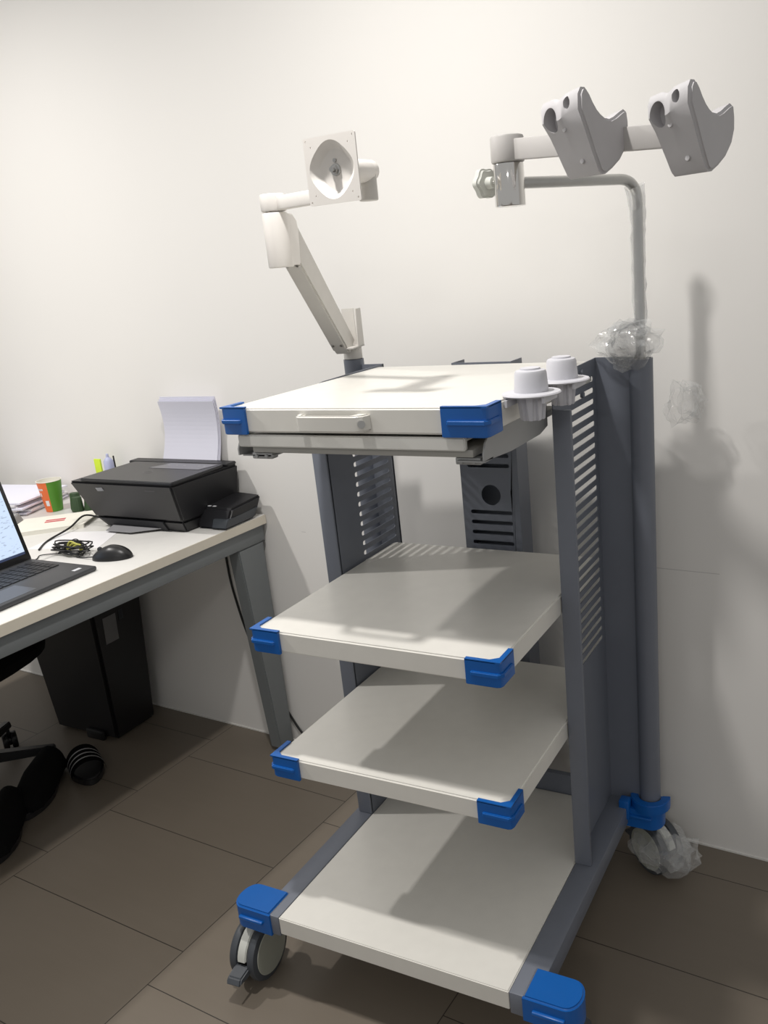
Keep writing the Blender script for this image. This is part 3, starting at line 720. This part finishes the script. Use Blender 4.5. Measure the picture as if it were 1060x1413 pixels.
tag(obj('paper_stack', sheet_stack(), 'paper'), 'curled stack of white printing paper standing in the back of the printer', 'paper')

# ------------------------------------------------------------------ laptop
LT = thing('laptop', 'open dark grey laptop with glowing pale screen on the near desk edge', 'laptop', (-0.826, 0.10, DZ), 0)
bm = B(); box(bm, -0.118, 0.122, -0.195, 0.218, 0.001, 0.013, bev=0.004); lb = obj('keyboard_deck', bm, 'laptop_grey', LT)
bm = B()
for r_ in range(6):
    for c_ in range(16):
        x = -0.090 + r_ * 0.0178; y = 0.195 - c_ * 0.0226
        box(bm, x, x + 0.0155, y - 0.0195, y, 0.0135, 0.0150)
obj('keyboard', bm, 'key_black', LT)
bm = B(); box(bm, 0.030, 0.108, -0.055, 0.055, 0.0131, 0.0134); obj('touchpad', bm, 'logo_grey', LT)
bm = B(); box(bm, 0.088, 0.100, 0.170, 0.192, 0.0131, 0.0134); obj('sticker', bm, 'sticker', LT, 'small pale sticker on the palm rest')
sm = Matrix.Translation((-0.116, 0, 0.012)) @ Matrix.Rotation(math.radians(-14), 4, 'Y')
bm = B(); box(bm, -0.006, 0.0, -0.195, 0.218, 0.0, 0.240, sm, bev=0.002); obj('screen_lid', bm, 'black_plastic', LT)
def screen_mat():
    m = bpy.data.materials.new('lit_screen'); m.use_nodes = True; nt = m.node_tree; b = nt.nodes['Principled BSDF']
    tc = nt.nodes.new('ShaderNodeTexCoord'); sp = nt.nodes.new('ShaderNodeSeparateXYZ'); nt.links.new(tc.outputs['Object'], sp.inputs[0])
    nz = nt.nodes.new('ShaderNodeTexNoise'); nz.inputs['Scale'].default_value = 130
    mp = nt.nodes.new('ShaderNodeMapping'); mp.inputs['Scale'].default_value = (0.2, 0.45, 2.2); nt.links.new(tc.outputs['Object'], mp.inputs[0]); nt.links.new(mp.outputs[0], nz.inputs['Vector'])
    rp = nt.nodes.new('ShaderNodeValToRGB'); rp.color_ramp.elements[0].position = 0.60; rp.color_ramp.elements[0].color = (0.62, 0.75, 0.95, 1)
    rp.color_ramp.elements[1].position = 0.68; rp.color_ramp.elements[1].color = (0.40, 0.48, 0.62, 1); nt.links.new(nz.outputs['Fac'], rp.inputs[0])
    lt = nt.nodes.new('ShaderNodeMath'); lt.operation = 'LESS_THAN'; nt.links.new(sp.outputs[2], lt.inputs[0]); lt.inputs[1].default_value = 0.036
    mx = nt.nodes.new('ShaderNodeMix'); mx.data_type = 'RGBA'; nt.links.new(lt.outputs[0], mx.inputs[0]); nt.links.new(rp.outputs[0], mx.inputs[6]); mx.inputs[7].default_value = (0.02, 0.035, 0.09, 1)
    nt.links.new(mx.outputs[2], b.inputs['Emission Color']); b.inputs['Emission Strength'].default_value = 1.05
    b.inputs['Base Color'].default_value = (0.02, 0.02, 0.02, 1); b.inputs['Roughness'].default_value = 0.3
    return m
M['screen'] = screen_mat()
bm = B(); box(bm, 0.0003, 0.0009, -0.185, 0.206, 0.018, 0.228, sm); obj('display', bm, 'screen', LT, 'lit pale blue display')

# ------------------------------------------------------------------ desk things
MS = thing('computer_mouse', 'black computer mouse on the white desk edge beside the laptop', 'mouse', (-0.742, 0.402, DZ), math.radians(112))
def mouse_mesh(s0, s1, raise_=0.0):
    bm = B(); r = bmesh.ops.create_uvsphere(bm, u_segments=32, v_segments=20, radius=1)
    for v in bm.verts:
        x, y, z = v.co
        wv = 0.031 * (1 - 0.14 * math.cos(y * 2.2) * 0.5) * (1 - 0.10 * max(0, y))
        v.co = Vector((x * wv, y * 0.054, max(-0.0, z) * (0.036 - 0.009 * max(0, y)) * s0 + min(0, z) * 0.0 + raise_ + 0.0005))
    return bm
obj('shell', mouse_mesh(1, 1), 'black_plastic', MS)
bm = B(); cyl(bm, (-0.003, 0.030, 0.026), (0.003, 0.030, 0.026), 0.0065, seg=16, bev=0.001); obj('scroll_wheel', bm, 'laptop_grey', MS)
bm = B(); tube(bm, [(0.0006, 0.050, 0.006), (0.0002, 0.062, 0.006), (0.01, 0.085, 0.003), (0.02, 0.11, 0.003)], 0.0016, 8); obj('cord', bm, 'cable_black', MS)

bm = B(); rnd = random.Random(3)
pts = []
for k in range(34):
    a = k * 2.05; rr = rnd.uniform(0.022, 0.062)
    pts.append((-0.888 + rr * math.cos(a) * 1.25, 0.405 + rr * math.sin(a) * 0.6, DZ + 0.0035 + rnd.uniform(0.0, 0.026)))
tube(bm, pts, 0.0019, 7)
tube(bm, [(-0.90, 0.40, DZ + 0.01), (-0.89, 0.405, DZ + 0.035), (-0.872, 0.41, DZ + 0.040), (-0.862, 0.412, DZ + 0.022), (-0.868, 0.414, DZ + 0.006)], 0.0014, 7)
tube(bm, [(-0.93, 0.385, DZ + 0.004), (-0.97, 0.365, DZ + 0.003), (-0.955, 0.335, DZ + 0.002), (-0.99, 0.30, DZ + 0.002)], 0.0014, 7)
box(bm, -0.925, -0.900, 0.405, 0.425, DZ + 0.012, DZ + 0.024, bev=0.003)
kt = tag(obj('cable_bundle', bm, 'cable_black'), 'tangled bundle of thin black cable on the desk between laptop and mouse', 'cable')
bm = B()
for d in (0.0, 0.006, 0.012):
    tube(bm, [(-0.905 + d, 0.398, DZ + 0.012), (-0.893 + d, 0.402, DZ + 0.034 - d), (-0.872 + d, 0.404, DZ + 0.028), (-0.862 + d, 0.407, DZ + 0.010)], 0.0026, 8)
obj('yellow_tie', bm, 'cable_yellow', kt, 'pale yellow tie wound round the bundle')
bm = B(); tube(bm, [(-1.02, 0.40, DZ + 0.003), (-1.07, 0.47, DZ + 0.003), (-1.085, 0.56, DZ + 0.012), (-1.10, 0.63, DZ + 0.028), (-1.065, 0.66, DZ + 0.014), (-1.03, 0.668, DZ + 0.01)], 0.0028, 8)
tag(obj('printer_cable', bm, 'cable_black'), 'black cable running from behind the laptop to the printer side', 'cable')

# paper cup
CP = thing('paper_cup', 'orange and green paper cup standing on the desk left of the printer', 'cup', (-1.362, 0.735, DZ))
bm = B(); n = 48; prof = [(0.0225, 0.0), (0.0375, 0.100)]
rb = [bm.verts.new((0.0255 * math.cos(2 * PI * k / n), 0.0255 * math.sin(2 * PI * k / n), 0.001)) for k in range(n)]
rt = [bm.verts.new((0.0375 * math.cos(2 * PI * k / n), 0.0375 * math.sin(2 * PI * k / n), 0.100)) for k in range(n)]
ri = [bm.verts.new((0.0365 * math.cos(2 * PI * k / n), 0.0365 * math.sin(2 * PI * k / n), 0.100)) for k in range(n)]
rj = [bm.verts.new((0.0250 * math.cos(2 * PI * k / n), 0.0250 * math.sin(2 * PI * k / n), 0.004)) for k in range(n)]
for k in range(n):
    j = (k + 1) % n
    f = bm.faces.new((rb[k], rb[j], rt[j], rt[k])); a = math.degrees(2 * PI * (k + .5) / n)
    f.material_index = 1 if (-52 < ((a + 180) % 360) - 180 < 60) else 0
    f = bm.faces.new((rt[k], rt[j], ri[j], ri[k])); f.material_index = 2
    f = bm.faces.new((ri[k], ri[j], rj[j], rj[k])); f.material_index = 2
f = bm.faces.new(rj); f.material_index = 2
f = bm.faces.new(rb[::-1]); f.material_index = 2
me = obj('cup_body', bm, ['orange', 'green', 'cream_paper'], CP)
bm = B(); 
def lathe_ring(bm, R, r, z, n=40, s=8):
    rings = [[bm.verts.new(((R + r * math.cos(2 * PI * j / s)) * math.cos(2 * PI * k / n), (R + r * math.cos(2 * PI * j / s)) * math.sin(2 * PI * k / n), z + r * math.sin(2 * PI * j / s))) for j in range(s)] for k in range(n)]
    for k in range(n):
        for j in range(s): bm.faces.new((rings[k][j], rings[k][(j + 1) % s], rings[(k + 1) % n][(j + 1) % s], rings[(k + 1) % n][j]))
lathe_ring(bm, 0.0375, 0.0014, 0.1005); obj('rolled_rim', bm, 'cream_paper', CP)
def cup_patch(bm, a0, a1, z0, z1):
    for k in range(4):
        b0 = math.radians(a0 + (a1 - a0) * k / 4); b1 = math.radians(a0 + (a1 - a0) * (k + 1) / 4)
        def q(a, z): r = 0.0255 + 0.012 * z / 0.1 + 0.0005; return bm.verts.new((r * math.cos(a), r * math.sin(a), z))
        bm.faces.new((q(b0, z0), q(b1, z0), q(b1, z1), q(b0, z1)))
bm = B()
for a0 in range(-118, -78, 7): cup_patch(bm, a0, a0 + 5, 0.074, 0.080)
cup_patch(bm, -104, -94, 0.054, 0.066); cup_patch(bm, -82, -60, 0.022, 0.040)
obj('print_marks', bm, 'paper_plain', CP, 'small white printed marks')

# flat papers with red stamp
def slab(name, pts, z0, z1, m, label, cat, bend=0.0):
    bm = B(); prism(bm, pts, [], z0, z1); return tag(obj(name, bm, m), label, cat)
LF = slab('leaflet', [(-1.245, 0.455), (-1.075, 0.60), (-1.15, 0.745), (-1.33, 0.60)], DZ + 0.010, DZ + 0.0125, 'cream_paper', 'cream folded leaflet with a red stamp lying beside the cup', 'leaflet')
bm = B(); prism(bm, [(-1.245, 0.455), (-1.075, 0.60), (-1.085, 0.612), (-1.255, 0.467)], [], DZ, DZ + 0.0098); obj('folded_edge', bm, 'cream_paper', LF)
bm = B()
for (a, b) in (((-1.235, 0.60), (-1.19, 0.635)), ((-1.222, 0.585), (-1.177, 0.62))):
    d = (Vector(b) - Vector(a)).normalized(); nn = Vector((-d.y, d.x)) * 0.006
    p = [Vector(a) - nn, Vector(b) - nn, Vector(b) + nn, Vector(a) + nn]; prism(bm, [(q.x, q.y) for q in p], [], DZ + 0.0126, DZ + 0.0129)
obj('red_stamp', bm, 'red_ink', LF, 'red printed stamp')
slab('loose_paper', [(-1.07, 0.40), (-0.86, 0.46), (-0.93, 0.60), (-1.10, 0.55)], DZ, DZ + 0.0006, 'paper_plain', 'thin white sheet lying flat on the desk in front of the printer', 'paper')
# pile of documents at the far left
DP = thing('document_pile', 'slumped pile of white documents on the desk behind the laptop screen', 'papers', (-1.60, 0.72, DZ), 0.25)
rnd = random.Random(5)
for k in range(7):
    bm = B(); a = rnd.uniform(-0.12, 0.12); mx = Matrix.Translation((rnd.uniform(-.015, .015), rnd.uniform(-.015, .015), 0.002 + k * 0.0068)) @ Matrix.Rotation(a, 4, 'Z') @ Matrix.Rotation(math.radians(1.2) if k > 3 else 0, 4, 'Y')
    box(bm, -0.16, 0.16, -0.112, 0.112, 0.0, 0.0052, mx); obj('sheet_bundle', bm, 'paper_plain' if k % 3 else 'paper', DP)
bm = B(); hull8(bm, [(-1.46, 0.46, DZ), (-1.32, 0.54, DZ), (-1.37, 0.625, DZ), (-1.50, 0.56, DZ)], [(-1.45, 0.475, DZ + 0.020), (-1.33, 0.55, DZ + 0.018), (-1.375, 0.615, DZ + 0.026), (-1.49, 0.56, DZ + 0.026)], bev=0.002)
tag(obj('paper_bag', bm, 'stripe'), 'grey crumpled paper bag in front of the document pile', 'bag')
bm = B()
for k, (x, y) in enumerate(((-1.288, 0.760), (-1.262, 0.742), (-1.232, 0.765))):
    cyl(bm, (x, y, DZ), (x, y + .002, DZ + 0.055 - 0.008 * k), 0.019, 0.015, seg=14, bev=0.003)
tag(obj('green_packet', bm, 'dark_green', smooth=20), 'dark green crumpled packet between the cup and the printer', 'packet')
bm = B(); box(bm, -1.27, -1.10, 0.800, 0.845, DZ + 0.0, DZ + 0.060, bev=0.003); tag(obj('tissue_box', bm, 'paper_plain'), 'low white box against the wall behind the cup', 'box')
bm = B(); vs = box(bm, -1.223, -1.196, 0.806, 0.812, DZ + 0.0605, DZ + 0.156, Matrix.Translation((0, 0, 0)), bev=0.001)
tag(obj('sticky_note', bm, 'note_yellow'), 'bright yellow-green note sticking up from the low white box behind the printer', 'note')
bm = B(); lathe(bm, [(0, 0), (0.015, 0), (0.016, 0.02), (0.015, 0.05), (0.009, 0.058), (0.005, 0.062), (0.004, 0.072), (0, 0.074)], Matrix.Translation((-1.176, 0.822, DZ + 0.098)), 20)
lathe(bm, [(0, -0.0375), (0.0155, -0.0375), (0.015, 0)], Matrix.Translation((-1.176, 0.822, DZ + 0.098)), 20)
bt = tag(obj('small_bottle', bm, 'pale_blue'), 'small pale blue bottle peeping over the printer back', 'bottle')
bm = B(); cyl(bm, (-1.146, 0.820, DZ + 0.0605), (-1.150, 0.822, DZ + 0.165), 0.0025, seg=8); tag(obj('pen', bm, 'cable_black'), 'thin dark pen standing beside the pale blue bottle', 'pen')

# cord hanging from the desk to the floor
def rw(x, y, z): return room_to_world(x, y, z)
bm = B(); tube(bm, [rw(-0.775, -0.0045, 0.725), rw(-0.774, -0.0045, 0.633), rw(-0.771, -0.0045, 0.53), rw(-0.758, -0.0045, 0.447), rw(-0.739, -0.0045, 0.364), rw(-0.713, -0.0045, 0.293), rw(-0.671, -0.0045, 0.212), rw(-0.636, -0.0045, 0.142), rw(-0.598, -0.0045, 0.078), rw(-0.565, -0.008, 0.041), rw(-0.50, -0.02, 0.004)], 0.0034, 8)
tag(obj('power_cord', bm, 'cable_black'), 'thin black cord hanging from the desk behind its leg to the floor', 'cord')

# ------------------------------------------------------------------ waste bin
BN = thing('waste_bin', 'tall black rectangular bin with a pale label standing under the desk', 'bin', (-1.325, 0.722, 0), 0)
bm = B()
hull8(bm, [(-0.135, -0.085, 0.006), (0.150, -0.085, 0.006), (0.150, 0.085, 0.006), (-0.135, 0.085, 0.006)],
      [(-0.165, -0.110, 0.50), (0.182, -0.110, 0.50), (0.182, 0.098, 0.50), (-0.165, 0.098, 0.50)], bev=0.010)
obj('bin_body', bm, 'bin_black', BN)
bm = B(); box(bm, -0.170, 0.190, -0.116, 0.104, 0.5005, 0.540, bev=0.012); obj('bin_lid', bm, 'bin_black', BN)
bm = B(); box(bm, 0.02, 0.10, -0.100, -0.0855, 0.0, 0.035, bev=0.006); obj('foot_pedal', bm, 'bin_black', BN)
def bf(y, z, off=0.0012): t = (z - 0.006) / 0.494; return (0.150 + 0.032 * t + off, y, z)
bm = B()
bm.faces.new([bm.verts.new(bf(*q)) for q in ((-0.070, 0.435), (-0.018, 0.435), (-0.018, 0.345), (-0.070, 0.345))]); bmesh.ops.solidify(bm, geom=bm.faces[:], thickness=0.0005)
obj('bin_label', bm, 'bin_label', BN, 'pale rectangular label')
bm = B()
bm.faces.new([bm.verts.new(bf(*q)) for q in ((-0.006, 0.440), (0.012, 0.440), (0.012, 0.405), (-0.006, 0.405))]); bmesh.ops.solidify(bm, geom=bm.faces[:], thickness=0.0005)
obj('small_label', bm, 'wheel_grey', BN)

# ------------------------------------------------------------------ office chair
OC = thing('office_chair', 'black swivel office chair pushed under the desk at the left picture edge', 'chair', (-1.405, 0.270, 0), 0.2)
bm = B()
r = bmesh.ops.create_uvsphere(bm, u_segments=32, v_segments=16, radius=1)
for v in bm.verts:
    x, y, z = v.co; f = lambda a: math.copysign(abs(a) ** 0.7, a)
    v.co = Vector((f(x) * 0.245 + 0.035, f(y) * 0.235, f(z) * 0.04 + 0.425))
obj('seat', bm, 'black_fabric', OC)
bm = B(); cyl(bm, (0, 0, 0.10), (0, 0, 0.42), 0.024, seg=20); obj('gas_lift', bm, 'black_plastic', OC)
bm = B(); cyl(bm, (0, 0, 0.075), (0, 0, 0.125), 0.035, seg=24, bev=0.004)
for k in range(5):
    a = 2 * PI * k / 5 + 0.56
    mx = Matrix.Rotation(a, 4, 'Z')
    hull8(bm, [(0.02, -0.020, 0.082), (0.255, -0.013, 0.070), (0.255, 0.013, 0.070), (0.02, 0.020, 0.082)],
          [(0.02, -0.018, 0.118), (0.255, -0.011, 0.092), (0.255, 0.011, 0.092), (0.02, 0.018, 0.118)], mx, bev=0.003)
obj('star_base', bm, 'black_plastic', OC)
for k in range(5):
    a = 2 * PI * k / 5 + 0.56
    bm = B(); c = Vector((0.245 * math.cos(a), 0.245 * math.sin(a), 0.028)); d = Vector((math.sin(a + .6), -math.cos(a + .6), 0))
    cyl(bm, c - d * 0.022, c - d * 0.004, 0.028, seg=24, bev=0.004); cyl(bm, c + d * 0.004, c + d * 0.022, 0.028, seg=24, bev=0.004)
    cyl(bm, c - d * 0.006, c + d * 0.006, 0.018, seg=16); cyl(bm, c + Vector((0, 0, 0.005)), c + Vector((0, 0, 0.045)), 0.006, seg=10)
    obj('chair_caster', bm, 'black_plastic', OC)
bm = B(); box(bm, -0.215, -0.175, -0.20, 0.20, 0.60, 0.68, bev=0.015)
hull8(bm, [(-0.225, -0.03, 0.43), (-0.20, -0.03, 0.43), (-0.20, 0.03, 0.43), (-0.225, 0.03, 0.43)], [(-0.215, -0.03, 0.61), (-0.19, -0.03, 0.61), (-0.19, 0.03, 0.61), (-0.215, 0.03, 0.61)])
obj('backrest', bm, 'black_fabric', OC)

# ------------------------------------------------------------------ footwear
def sole(L_, w_, n=28):
    o = []
    for k in range(n):
        a = 2 * PI * k / n; y = math.sin(a); x = math.cos(a)
        ww = w_ * (0.40 + 0.10 * math.sin((y + 0.2) * 2.2))
        o.append((x * ww, y * L_ / 2))
    return o
def shoe(label, loc, rz):
    t = thing('shoe', label, 'shoe', loc, rz)
    bm = B(); prism(bm, sole(0.27, 0.105), [], 0.0, 0.022, bev=0.004); obj('sole', bm, 'black_plastic', t)
    bm = B(); secs = []
    for k in range(15):
        s = k / 14; y = -0.128 + 0.252 * s
        hgt = 0.085 * (1 - s) ** 0.55 + 0.040 if s < 1 else 0.04
        hgt = max(0.034, min(0.098, hgt)) * (1 if s > .05 else .85); ww = 0.036 + 0.014 * math.sin(min(1, s * 1.15) * PI * 0.75) - (0.02 if s > .95 else 0)
        secs.append([bm.verts.new((ww * math.cos(a), y, 0.0225 + (hgt - 0.02) * max(0, math.sin(a)) ** 0.8)) for a in [PI * j / 12 for j in range(13)]])
    for a, b in zip(secs, secs[1:]):
        for j in range(12): bm.faces.new((a[j], a[j + 1], b[j + 1], b[j]))
    bm.faces.new(secs[0]); bm.faces.new(secs[-1][::-1]); 
    for a, b in zip(secs, secs[1:]): bm.faces.new((a[0], b[0], b[12], a[12]))
    obj('upper', bm, 'black_fabric', t)
    bm = B()
    for k in range(4): 
        y = -0.02 + k * 0.022; z = 0.086 - k * 0.010
        tube(bm, [(-0.022, y, z - 0.004), (0, y, z + 0.003), (0.022, y, z - 0.004)], 0.0022, 6)
    obj('laces', bm, 'black_plastic', t)
shoe('black lace-up shoe on the floor under the desk, nearer to the striped slipper', (-1.165, 0.330, 0), math.radians(-148))
shoe('black lace-up shoe on the floor under the desk, at the lower left edge', (-1.080, 0.140, 0), math.radians(-142))
SL = thing('slipper', 'black slip-on slipper with three pale stripes on the floor by the bin', 'slipper', (-1.150, 0.480, 0), math.radians(-120))
bm = B(); prism(bm, sole(0.24, 0.105), [], 0.0, 0.026, bev=0.005); obj('sole', bm, 'black_plastic', SL)
def strap(bm, y0, y1, off, z0=0.022):
    n = 16; rows = []
    for y in [y0 + (y1 - y0) * i / 4 for i in range(5)]:
        f = 1 - 0.35 * ((y - 0.035) / 0.06) * 0.4
        rows.append([bm.verts.new(((0.050 + off) * math.cos(a), y, z0 + (0.050 * f + off) * math.sin(a))) for a in [PI * k / n for k in range(n + 1)]])
    for a, b in zip(rows, rows[1:]):
        for k in range(n): bm.faces.new((a[k], a[k + 1], b[k + 1], b[k]))
bm = B(); strap(bm, -0.015, 0.085, 0.0); bmesh.ops.solidify(bm, geom=bm.faces[:], thickness=0.004); obj('strap', bm, 'black_fabric', SL)
for y in (0.012, 0.034, 0.056):
    bm = B(); strap(bm, y, y + 0.006, 0.0012); obj('stripe', bm, 'stripe', SL, 'pale stripe')

# ------------------------------------------------------------------ film bundles
random.seed(11)
tag(crumple((0.574, 0.600, 1.238), (0.066, 0.034, 0.052), 'film', 3, n=4), 'crumpled clear plastic wrap bunched around the pole on the trolley top', 'plastic wrap')
tag(crumple((0.668, 0.685, 1.105), (0.045, 0.028, 0.062), 'film_thin', 9, n=2), 'faint clear plastic film hanging between the trolley tube and the wall', 'plastic wrap')
tag(crumple((0.628, 0.625, 0.066), (0.085, 0.075, 0.064), 'film', 21, n=4), 'clear plastic bag wrapped around the rear right castor on the floor', 'plastic wrap')
